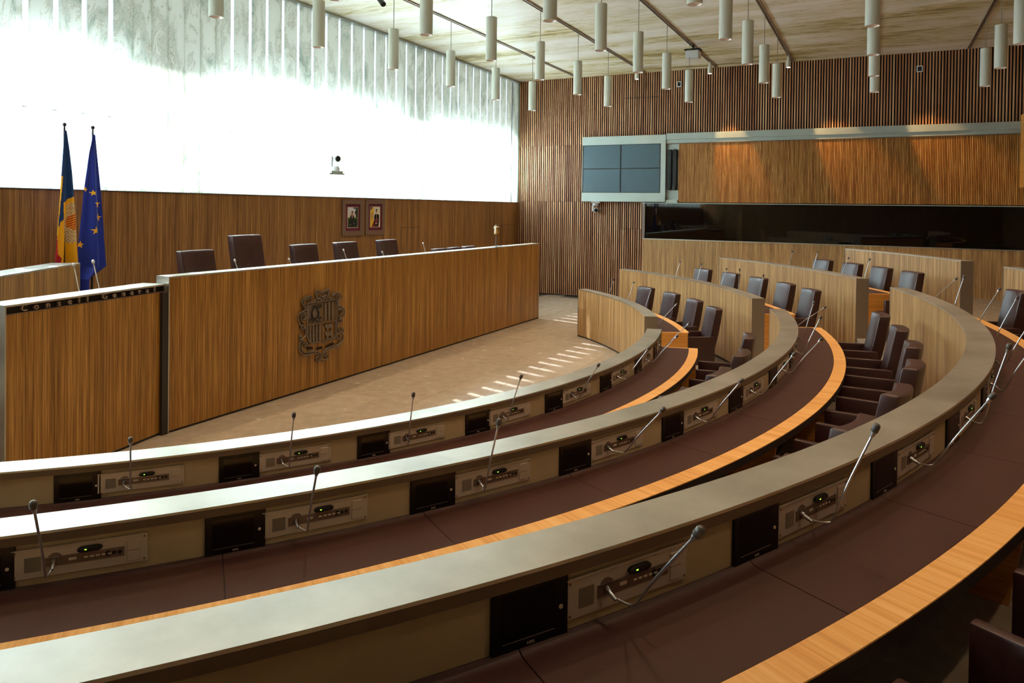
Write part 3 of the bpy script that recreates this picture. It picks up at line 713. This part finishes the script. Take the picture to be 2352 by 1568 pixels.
# coat of arms: traced relief on the desk front (crop pixels -> desk plane)
def px2yz(X, Y):
    px, py = 640+X/6.535, 620+Y/6.535
    d = r2*((px-PPX)/F) - u2*((py-PPY)/F) + fw
    k = (XD-CAM.x)/d.x; q = CAM+d*k; return Vector((XD, q.y, q.z))
E_ = thing('coat_of_arms', 'bronze-coloured relief coat of arms with four quarters on the long desk front', 'emblem', (XD, 7.96, .92)); Eo = Vector(E_.location)
def rel(pts, r=.0105, closed=False, d=.024, n_=3, sm=True):
    P_ = [px2yz(*p)+xv*d for p in pts]
    if closed: P_.append(P_[0])
    return cat(P_, n_) if sm else P_
def reltube(mb, pts, r=.0105, **k): mb.tube(rel(pts, **k), r, 6)
def plate(pts, d0, d1, name):
    P_ = [px2yz(*p) for p in pts]; mb = MB(); mb.prism([(p.y, p.z) for p in P_], Vector((XD,0,0)), yv, zv, xv, d0, d1); return mb.build(name, m_bronze, E_, off=Eo)
sh = MB(); shp = [(415,495),(630,468),(850,440),(852,700),(850,960),(830,1005),(780,1035),(700,1050),(635,1090),(590,1070),(480,1100),(430,1060),(415,1000),(413,750)]
reltube(sh, shp, .013, closed=True, sm=False)
reltube(sh, [(440,520),(640,492),(832,468),(832,700),(832,950),(800,1000),(700,1030),(640,1062)], .006, sm=False)
sh.build('shield_rim', m_bronze, E_, off=Eo)
dv = MB(); reltube(dv, [(637,470),(637,780),(636,1085)], .009, sm=False); reltube(dv, [(420,825),(637,790),(850,755)], .009, sm=False); dv.build('divider', m_bronze, E_, off=Eo)
for c_, (t0, b0) in zip((690,745,797), ((490,762),(482,752),(474,744))): plate([(c_-16,t0),(c_+16,t0-4),(c_+16,b0-4),(c_-16,b0)], 0, .022, 'stripe')
for c_, t0, b0 in ((460,840,1095),(508,832,1088),(556,825,1078),(603,817,1068)): plate([(c_-13,t0),(c_+13,t0-4),(c_+13,b0-4),(c_-13,b0)], 0, .022, 'stripe')
plate([(428,525),(627,500),(627,778),(428,806)], 0, .008, 'quarter_field')
mt_ = MB(); reltube(mt_, [(530,535),(585,630),(568,718),(492,722),(476,635)], .009, closed=True, sm=False); mt_.build('mitre', m_black, E_, off=Eo)
plate([(530,560),(562,635),(552,708),(506,710),(498,638)], .008, .018, 'mitre_face')
cz = MB(); reltube(cz, [(572,572),(585,555),(578,530),(600,515),(622,530),(612,558),(596,555)], .006); reltube(cz, [(447,768),(440,738),(458,722),(478,742),(492,778),(516,758),(528,712),(536,750),(560,772),(588,755),(596,705),(616,700),(618,730)], .0065)
cz.build('crozier_and_ribbon', m_black, E_, off=Eo)
for dy in (0, 118):
    plate([(672,832+dy),(690,806+dy),(720,812+dy),(796,800+dy),(798,850+dy),(788,892+dy),(772,898+dy),(762,862+dy),(730,866+dy),(722,900+dy),(706,905+dy),(700,868+dy),(682,848+dy)], .0, .024, 'cow')
sc_ = MB()
for pts in ([(450,472),(500,468),(548,432),(540,380),(530,330),(560,302),(600,322),(645,325),(680,302),(715,288),(742,305),(735,360),(722,405),(750,425),(795,418)],
            [(575,445),(560,400),(552,350),(575,322),(640,350),(705,312),(722,330),(712,380),(700,430)], [(590,380),(620,392),(650,398),(690,372)],
            [(570,450),(600,420),(625,435),(610,455)], [(700,440),(670,415),(650,435),(665,452)],
            [(490,430),(480,398),(450,388),(400,400),(350,440),(325,470),(340,520),(370,560),(405,600)], [(470,450),(462,420),(430,415),(380,440),(352,480),(385,540),(408,570)], [(430,400),(415,430),(430,460)], [(465,440),(478,424),(462,412)],
            [(780,400),(785,360),(820,338),(880,340),(920,385),(915,425),(885,465),(868,530)], [(800,395),(812,365),(850,360),(892,395),(880,440),(860,480)], [(845,350),(838,385),(860,415)], [(790,380),(806,372),(808,392)],
            [(408,612),(380,600),(345,622),(300,645),(270,700),(275,770),(300,815),(335,835),(365,815),(355,785),(335,790)], [(400,650),(370,640),(335,665),(320,720),(330,765)], [(350,680),(375,672),(372,700),(350,695)], [(400,700),(378,730),(345,740)],
            [(868,560),(880,535),(905,538),(945,565),(970,615),(962,675),(930,715),(900,715),(890,690),(912,680)], [(875,600),(905,570),(935,600),(930,650),(900,665)], [(895,600),(912,592),(918,610)], [(880,740),(915,735),(938,755),(925,775),(905,768)],
            [(330,850),(318,875),(340,892),(365,880),(355,850),(385,870),(392,920),(385,980),(350,1020),(310,1045),(290,1030),(300,1000),(325,1010)], [(320,985),(300,970),(290,1000)],
            [(885,770),(870,830),(878,890),(905,925),(940,935),(955,905),(940,872),(920,880),(930,900)],
            [(405,1130),(402,1095),(370,1070),(325,1065),(295,1110),(288,1180),(310,1240),(370,1275),(450,1262),(520,1242),(575,1265),(612,1310),(600,1350),(560,1358),(538,1325),(560,1300),(580,1318)],
            [(380,1130),(375,1105),(345,1098),(322,1130),(325,1190),(360,1232),(430,1232),(520,1215),(585,1235),(625,1290)], [(352,1120),(368,1135),(385,1145),(400,1120)],
            [(622,1350),(648,1350),(700,1330),(725,1290),(708,1262),(680,1280),(692,1300)], [(635,1290),(650,1225),(700,1175),(770,1150),(860,1125),(930,1075),(952,1010),(940,955),(895,935),(855,965),(850,1010),(880,1035),(905,1010),(888,990)], [(655,1280),(680,1220),(740,1185),(850,1155),(915,1100),(938,1040)]):
    reltube(sc_, pts, .012)
sc_.build('scrollwork', m_bronze, E_, off=Eo, smooth=60)
for wd_, (X0, Y0), rot in (('VIRTUS', (455,1188), -7), ('UNITA', (606,1186), 0), ('FORTIOR', (765,1140), 13)):
    me = text_mesh(wd_, .052, .006, m_dark, 'motto'); q = px2yz(X0, Y0)+xv*.01
    o = obj('motto', me, E_, q-Eo); o.rotation_euler = (R(90), 0, R(90)); o.rotation_euler.rotate_axis('Z', R(rot)); o.scale = (.78,1,1)

# chairs behind the long desk
for i, y_ in enumerate((6.80, 8.86, 9.88, 11.06)):
    put(chair, (2.03, y_, .95), 0, 'dark leather armchair showing above the long raised desk, %s' % ('at its left end beside the podium', 'right of the tall chair', 'below the first portrait', 'below and right of the second portrait')[i], 'armchairs behind the long desk', scale=(1,1.16,1))
tall = make_chair('high_back_chair', 1.28, .54, 'tallest dark leather chair behind the long raised desk, second from its left end')
tall.location = (2.06, 7.66, .95)
for i, y_ in enumerate((12.85, 13.45, 14.1)):
    put(chair, (2.05, y_, .695), 0, 'low leather chair barely showing above the long desk, %s from the left' % ORD[i], 'low chairs behind the long desk')
pf2 = None
for i, (P0, tp) in enumerate((((2.45,6.97,1.74),(-.10,-.045,.15)), ((2.45,7.98,1.74),(-.10,-.055,.105)), ((2.45,9.19,1.74),(-.1,-.07,.19)), ((2.45,10.22,1.74),(-.1,-.08,.105)), ((2.45,11.42,1.74),(-.1,-.03,.21)))):
    microphone(Vector(P0)-zv*.16, 0, Vector(tp)+zv*.16, 'silver gooseneck microphone on the long raised desk, %s from the left' % ORD[i], 'microphones on the long desk', rz=0, nocurl=True)
for i, (P0, tp) in enumerate((((2.76,4.60,1.60),(-.11,-.015,.40)), ((2.76,4.82,1.60),(-.11,-.03,.42)))):
    microphone(P0, 0, tp, 'silver gooseneck microphone rising behind the podium ledge, the %s one' % ('left' if i == 0 else 'right'), 'podium microphones', rz=0, nocurl=True)
# bell
b_ = thing('desk_bell', 'small polished bell on a slim stand at the right of the long desk', 'bell', (2.84, 13.44, 1.843))
MB().box((-.06,-.16,0), (.07,.16,.012)).build('base', m_chrome, b_, bevel=.003)
MB().tube([(0,-.02,.01),(0,-.02,.05),(0,-.02,.06),(0,-.01,.26)], [.014,.012,.02,.014], 10).build('stand', m_bronze, b_, smooth=50)
MB().tube(cat([(0,-.11,.26),(0,-.11,.40),(0,-.07,.455),(0,0,.46),(0,.02,.44)]), .012, 8).build('hanger', m_chrome, b_, smooth=50)
MB().lathe([(.0,.17),(.05,.16),(.06,.12),(.065,.05),(.09,.01),(.088,0),(.0,.0)], (0,0,.27), 20, capends=False).build('bell_cup', m_brass, b_, smooth=50)

# ------------------------------------------------------------------ portraits
def raster(name, pos, colf, nu, nv, mt, parent, off=(0,0,0), solid=0):
    vs = []; fs = []; cs = []
    for j in range(nv+1):
        for i in range(nu+1): vs.append(Vector(pos(i/nu, j/nv))-Vector(off))
    for j in range(nv):
        for i in range(nu):
            a = j*(nu+1)+i; fs.append((a, a+1, a+nu+2, a+nu+1)); cs.append(colf((i+.5)/nu, (j+.5)/nv))
    me = bpy.data.meshes.new(name); me.from_pydata(vs, [], fs); me.materials.append(mt)
    ca = me.color_attributes.new('Col', 'FLOAT_COLOR', 'CORNER')
    buf = []
    for c in cs: buf += list(c)*4
    ca.data.foreach_set('color', buf)
    o = obj(name, me, parent); return o
def ell(u_, v_, cu, cv, ru, rv): return ((u_-cu)/ru)**2+((v_-cv)/rv)**2 < 1
def pic1(u_, v_):
    if ell(u_,v_,.44,.22,.075,.045) : return srgb(60,40,32)
    if ell(u_,v_,.44,.27,.07,.075): return srgb(150,100,78)
    if ell(u_,v_,.24,.86,.05,.035) or ell(u_,v_,.62,.80,.045,.03): return srgb(150,96,70)
    if .38 < v_ < .56 and abs(u_-.45) < .075-(v_-.38)*.25: return srgb(180,168,182) if abs(u_-.46) > .03-(v_-.38)*.02 else srgb(120,70,80)
    if v_ > .36 and abs(u_-.43) < min(.20, .08+(v_-.36)*1.6)+(.05 if v_ > .7 else 0)*(v_ < .9): return srgb(20,20,24)
    if (u_ > .80 and v_ < .50) or (u_ > .55 and v_ < .06) or ell(u_,v_,.9,.25,.2,.12): return srgb(30,52,42)
    if v_ < .25: return srgb(206,204,214)
    if v_ < .50: return srgb(206,178,164) if .2 < u_ < .85 and v_ > .25+.05*abs(u_-.5) else srgb(210,206,204)
    if v_ < .57: return srgb(70,112,30)
    return srgb(16,44,26) if v_ < .62 or v_ > .7 else srgb(22,54,26)
def pic2(u_, v_):
    if ell(u_,v_,.63,.145,.085,.055): return srgb(34,26,26)
    if ell(u_,v_,.64,.22,.075,.085): return srgb(176,116,96)
    if ell(u_,v_,.61,.82,.09,.045): return srgb(200,140,116)
    if .33 < v_ < .37 and abs(u_-.66) < .035: return srgb(225,222,214)
    if .615 < v_ < .73 and abs(u_-.64) < .14: return srgb(150,20,74)
    if v_ > .34 and abs(u_-.66) < min(.26, .10+(v_-.34)*2.2)-(max(0, v_-.78)*.7):
        if .4 < v_ < .62 and abs(u_-.64) < .012: return srgb(200,160,90)
        return srgb(14,12,14)
    if v_ > .68 and u_ > .16+(.98-v_)*.7 and u_ < .90: return srgb(112,10,26)
    if u_ < .34:
        if v_ < .15 and u_ < .24-v_*1.2: return srgb(28,30,80)
        if ell(u_,v_,.20,.45,.15,.19): return srgb(176,132,84) if math.sin(u_*60)*math.sin(v_*70) > 0 else srgb(206,160,60)
        return srgb(226,180,40) if math.sin(u_*50) > -.5 else srgb(196,146,24)
    return srgb(214,208,192)
for (y0, y1, z0, z1, f, lab) in ((11.69, 12.36, 2.045, 2.83, pic1, 'framed portrait of a person in a dark suit on a lawn, left one'),
                                 (12.44, 13.12, 2.045, 2.845, pic2, 'framed portrait of a person in a black robe beside a yellow flag, right one')):
    t = thing('framed_portrait', lab, 'portrait', (.0, (y0+y1)/2, z0), 0, 'portraits on the timber wall'); K = dict(off=Vector(t.location)); f_ = .10
    MB().box((.001,y0,z0), (.035,y0+f_,z1)).box((.001,y1-f_,z0), (.035,y1,z1)).box((.001,y0+f_,z0), (.035,y1-f_,z0+f_)).box((.001,y0+f_,z1-f_), (.035,y1-f_,z1)).build('frame', m_frame, t, **K)
    MB().box((.001,y0+f_,z0+f_), (.018,y1-f_,z1-f_)).build('mount', m_mat, t, **K)
    a, b = y0+.18, y1-.17; c, d = z0+.18, z1-.17
    MB().box((.018,a-.012,c-.012), (.0195,b+.012,d+.012)).build('mount_edge', m_btn, t, **K)
    raster('photograph', lambda s, v, a=a, b=b, c=c, d=d: (.0205, a+(b-a)*s, d+(c-d)*v), f, 56, 96, m_photo, t, off=t.location)

# ------------------------------------------------------------------ flags
def fy(px): return (6.035+(px-213)*.00573)*1.0184
def fz(py): return 2.7+(3.698-(py-298)*.00603-2.7)*1.0184
def lerp(tab, y):
    for (a, b), (c, d) in zip(tab[:-1], tab[1:]):
        if y <= c: k = (y-a)/(c-a); return b+(d-b)*k
    return tab[-1][1]
L1 = [(305,146.5),(350,142),(400,138),(450,134),(500,129),(550,124),(600,119),(665,114)]
R1 = [(305,150),(350,156),(400,161),(450,165),(500,169),(550,172),(600,176),(665,180)]
L2 = [(308,211.5),(350,203),(400,197),(450,191),(500,187),(550,182),(600,178),(640,177),(690,182)]
R2 = [(308,216),(350,221),(400,227),(450,233),(500,238),(550,242),(600,247),(612,249),(638,210),(668,205),(690,200)]
BL, YE, RD, TN = srgb(10,58,120), srgb(235,172,14), srgb(176,14,34), srgb(222,196,150)
def inpoly(x, y, P_):
    r_ = False; j = len(P_)-1
    for i in range(len(P_)):
        if (P_[i][1] > y) != (P_[j][1] > y) and x < (P_[j][0]-P_[i][0])*(y-P_[i][1])/(P_[j][1]-P_[i][1])+P_[i][0]: r_ = not r_
        j = i
    return r_
crest = [(150,476),(160,465),(170,468),(171,485),(172,510),(170,530),(172,552),(160,556),(147,550),(145,520),(146,500),(154,484)]
shield = [(148,505),(167,487),(171,500),(170,520),(165,527),(149,514)]
def colA(px, py):
    bl = lerp([(125,521),(145,503),(145.01,466),(165,450),(185,440)], px) if px > 125 else 521
    if 408 < py < 523 and px < 140-(py-411)*.114: return YE
    if py < bl: return BL
    if inpoly(px, py, shield): return RD if int((px*.6+py)/2.6) % 2 else YE
    if inpoly(px, py, crest): return TN if (math.sin(px*1.7+py*.4)*math.sin(py*1.3)) > -.35 else srgb(150,98,52)
    if py > 522 and px < lerp([(522,126),(567,125),(588,140),(603,139),(670,150)], py): return RD
    return YE
stars = [(210,442.5,7.5,-8),(209,443,0,0),(221.5,468,9.8,0),(225,499,9.8,3),(213.5,528.5,10.2,0),(184.5,560,9.4,8),(194,435,6.5,10)]
def colE(px, py):
    for cx, cy, r_, ro in stars:
        if r_ and abs(px-cx) < r_*1.1 and abs(py-cy) < r_*1.15:
            a = math.atan2(px-cx, -(py-cy))-R(ro); d = math.hypot(px-cx, py-cy); k = (a*5/(2*math.pi)) % 1; k = abs(k-.5)*2
            a1 = (1-k)*math.pi/5; rin = .382*r_
            # edge of a five-pointed star
            x1, y1 = r_, 0; x2, y2 = rin*math.cos(math.pi/5), rin*math.sin(math.pi/5)
            den = (y2-y1)*math.cos(a1)-(x2-x1)*math.sin(a1); e = (x1*(y2-y1)-y1*(x2-x1))/den if abs(den) > 1e-6 else r_
            if d < e: return YE
    return srgb(8,40,150)
def flag(name, label, X0, Lt, Rt, cf, ytop, ybot, fold, nu, nv, px_pole):
    zb = .95; t = thing(name, label, 'flag', (X0, fy(px_pole), zb), 0, 'flags beside the timber wall'); off = Vector(t.location)
    def pos(s, v):
        py = ytop+(ybot-ytop)*v; l, r_ = lerp(Lt, py), lerp(Rt, py); px = l+(r_-l)*s
        return (X0+.025+(.004+v)*fold(s, v), fy(px), fz(py))
    cloth = raster('cloth', pos, lambda s, v: cf(lerp(Lt, ytop+(ybot-ytop)*v)*(1-s)+lerp(Rt, ytop+(ybot-ytop)*v)*s, ytop+(ybot-ytop)*v), nu, nv, m_cloth, t, off=off)
    md = cloth.modifiers.new('thick', 'SOLIDIFY'); md.thickness = .004
    cloth.data.polygons.foreach_set('use_smooth', [True]*len(cloth.data.polygons))
    MB().tube([(0,0,0.03),(0,0,fz(ytop)-zb+.02)], .014, 12).build('pole', m_dark, t, smooth=60)
    MB().lathe([(.0,-.028),(.02,-.02),(.028,0),(.02,.02),(0,.028)], (0,0,fz(293)-zb), 16, capends=False).tube([(0,0,fz(ytop)-zb),(0,0,fz(295)-zb)], .012, 10).build('finial', m_dark, t, smooth=60)
    MB().lathe([(0,0),(.17,0),(.17,.015),(.03,.05),(0,.05)], (0,0,0), 24, capends=False).build('foot', m_dark, t, smooth=40)
    return t
flag('draped_tricolour_flag', 'draped blue, yellow and red flag with a crest, left of the two flags', .42, L1, R1, colA, 306, 662, lambda s, v: .05*math.sin(s*7+1.0)+.04*math.sin(s*15+v*2), 60, 260, 148)
flag('draped_star_flag', 'draped blue flag with yellow stars on a dark pole, right of the two flags', .42, L2, R2, colE, 309, 668, lambda s, v: .07*math.sin((s-.25)*6.5)+.03*math.sin(s*14+v), 90, 330, 213)

# ------------------------------------------------------------------ ceiling: tracks, pendants, spots
TX = [2.03, 4.17, 6.24, 8.26, 10.28, 12.31]
for i, x in enumerate(TX):
    t = thing('ceiling_track', 'thin double metal lighting track across the stone ceiling, %s from the window wall' % ORD[i], 'track', (x, 6.5, ZC-.03), 0, 'lighting tracks')
    for s in (-.03, .03): MB().box((s-.009, YB+.1-6.5, .004), (s+.009, YW-.1-6.5, .03)).build('rail', m_track, t)
    MB().box((-.02, YB+.1-6.5, .012), (.02, YW-.1-6.5, .029)).build('channel', m_aluD, t)
pen = thing('pendant_lamp', 'x', 'lamp')
LH, LR = .76, .098
MB().lathe([(LR-.006,.035),(LR-.006,0),(LR,0),(LR,LH),(.0,LH)], (0,0,0), 28, capends=False).build('shade', m_lamp, pen, smooth=40)
MB().lathe([(LR-.006,.0),(LR-.012,.03),(LR*.55,.06),(0,.06)], (0,0,.0), 24, capends=False).build('reflector', m_lampin, pen, smooth=50)
MB().lathe([(0,.045),(LR*.5,.045),(LR*.5,.055)], (0,0,0), 20, capends=False).build('bulb', m_bulb, pen)
MB().tube([(0,0,LH),(0,0,ZC-5.30)], .0075, 6).build('cord', m_cord, pen)
ld = bpy.data.lights.new('pendant_light', 'SPOT'); ld.energy = 88; ld.color = (1,.68,.42); ld.spot_size = R(100); ld.spot_blend = .6; ld.shadow_soft_size = .05
lo = bpy.data.objects.new('lamp_light', ld); col.objects.link(lo); lo.parent = pen; lo.location = (0,0,.02)
first = True
YP = [-.25, 1.85, 3.93, 6.0, 7.6, 8.85, 10.8, 12.77, 14.74, 16.71]
YP = [16.72-1.975*k for k in range(11)]
PEN = {2.03: YP, 4.17: YP, 6.24: YP, 8.26: YP, 10.28: YP, 12.31: YP}
for i, x in enumerate(TX):
    for k, y_ in enumerate(PEN[x]):
        if y_ < 1.5: continue
        lab = 'pale cylindrical pendant lamp, %s track from the windows, %s from the slatted wall' % (ORD[i], ORD[k])
        if first: pen.location = (x, y_, 5.30); pen['label'] = lab; pen['group'] = 'cylindrical pendant lamps'; first = False
        else: dup(pen, (x, y_, 5.30), 0, lab)
sp = thing('track_spotlight', 'x', 'spotlight')
MB().tube([(0,0,.0),(0,0,-.10)], .014, 8).build('stem', m_lamp, sp)
MB().lathe([(.0,.03),(.035,.03),(.045,-.02),(.062,-.10),(.062,-.22),(.05,-.23)], (0,0,-.08), 20, capends=False).build('housing', m_lamp, sp, smooth=45)
MB().lathe([(0,-.225),(.052,-.225)], (0,0,-.08), 20, capends=False).build('lens', m_bulbhot, sp)
l2 = bpy.data.lights.new('track_spot', 'SPOT'); l2.energy = 420; l2.color = (1,.58,.24); l2.spot_size = R(31); l2.spot_blend = .5; l2.shadow_soft_size = .05
lo2 = bpy.data.objects.new('lamp_light', l2); col.objects.link(lo2); lo2.parent = sp; lo2.location = (0,0,-.33); lo2.rotation_euler = (R(26), 0, 0)
for i, (x, y_, tx) in enumerate(((4.17, 19.05, 4.4), (6.24, 18.98, 6.85), (8.26, 18.9, 9.8), (10.28, 18.9, 12.1))):
    lab = 'small lit spotlight at the slatted-wall end of the %s ceiling track' % ORD[i+1]
    if i == 0: sp.location = (x, y_, ZC-.03); sp['label'] = lab; sp['group'] = 'lit spotlights at the track ends'
    else: dup(sp, (x, y_, ZC-.03), 0, lab)
for q_ in [o_ for o_ in col.objects if o_.type == 'LIGHT' and o_.data == l2]:
    px_, py_ = q_.parent.location.x, q_.parent.location.y
    tx = {4.17: 4.4, 6.24: 6.85, 8.26: 9.8, 10.28: 12.1}[round(px_, 2)]
    q_.rotation_euler = (Vector((tx, YW-.08, 4.0))-Vector((px_, py_, ZC-.36))).to_track_quat('-Z', 'Y').to_euler()
    if tx < 5: q_.data = l2.copy(); q_.data.energy = 40
pj = thing('ceiling_projector', 'small boxy white projector under the third ceiling track', 'projector', (6.30, 16.85, ZC-.03))
MB().box((-.02,-.02,-.12), (.02,.02,0)).build('mount', m_blk, pj); MB().box((-.19,-.12,-.15), (.19,.12,-.11)).build('bracket', m_blk, pj)
MB().box((-.16,-.14,-.33), (.16,.14,-.15)).build('body', m_white, pj, bevel=.02)
cs_ = thing('ceiling_camera', 'small dark device under the ceiling at the top edge near the windows', 'camera', (2.2, 10.2, ZC-.03))
MB().tube([(0,0,0),(0,0,-.25)], .015, 8).build('stem', m_blk, cs_); MB().tube([(-.06,.02,-.22),(.08,-.03,-.36)], .05, 14).build('body', m_blk, cs_, smooth=40)

def ptz(loc, rz, label, hang):
    t = thing('video_camera', label, 'camera', loc, rz); s = -1 if hang else 1
    MB().box((-.13,-.13,s*0 if s > 0 else -.05), (.13,.13,.05 if s > 0 else 0)).build('mount_plate', m_white if hang else m_steel, t, bevel=.012)
    MB().lathe([(0,0),(.10,0),(.10,.06),(.07,.10),(0,.10)] if s > 0 else [(0,0),(.09,0),(.09,-.06),(.05,-.09),(0,-.09)], (0,0,.05*s), 22, capends=False).build('base', m_white, t, smooth=40)
    MB().box((-.05,-.105,.13*s if s > 0 else -.30), (.05,-.055,.36 if s > 0 else -.12)).build('yoke', m_white, t, bevel=.02, segs=3, smooth=45)
    MB().lathe([(0,-.10),(.05,-.095),(.072,-.07),(.075,.07),(.066,.10),(.0,.10)], (0,.02,s*(.30 if s > 0 else .26)), 22, axis='X', capends=False).build('head', m_white, t, smooth=45)
    MB().lathe([(.0,.10),(.058,.10),(.055,.125),(0,.12)], (0,.02,s*(.30 if s > 0 else .26)), 20, axis='X', capends=False).build('lens', m_blk, t, smooth=45)
    return t
c1 = ptz((.16, 11.30, 3.37), R(-25), 'white remote video camera on a bracket in front of the bright marble windows', False)
MB().box((-.16,-.16,-.03), (.13,.16,0)).build('bracket', m_steel, c1)
ptz((2.70, YW-.16, 2.925), R(-70), 'white remote video camera hanging under the screen housing', True)
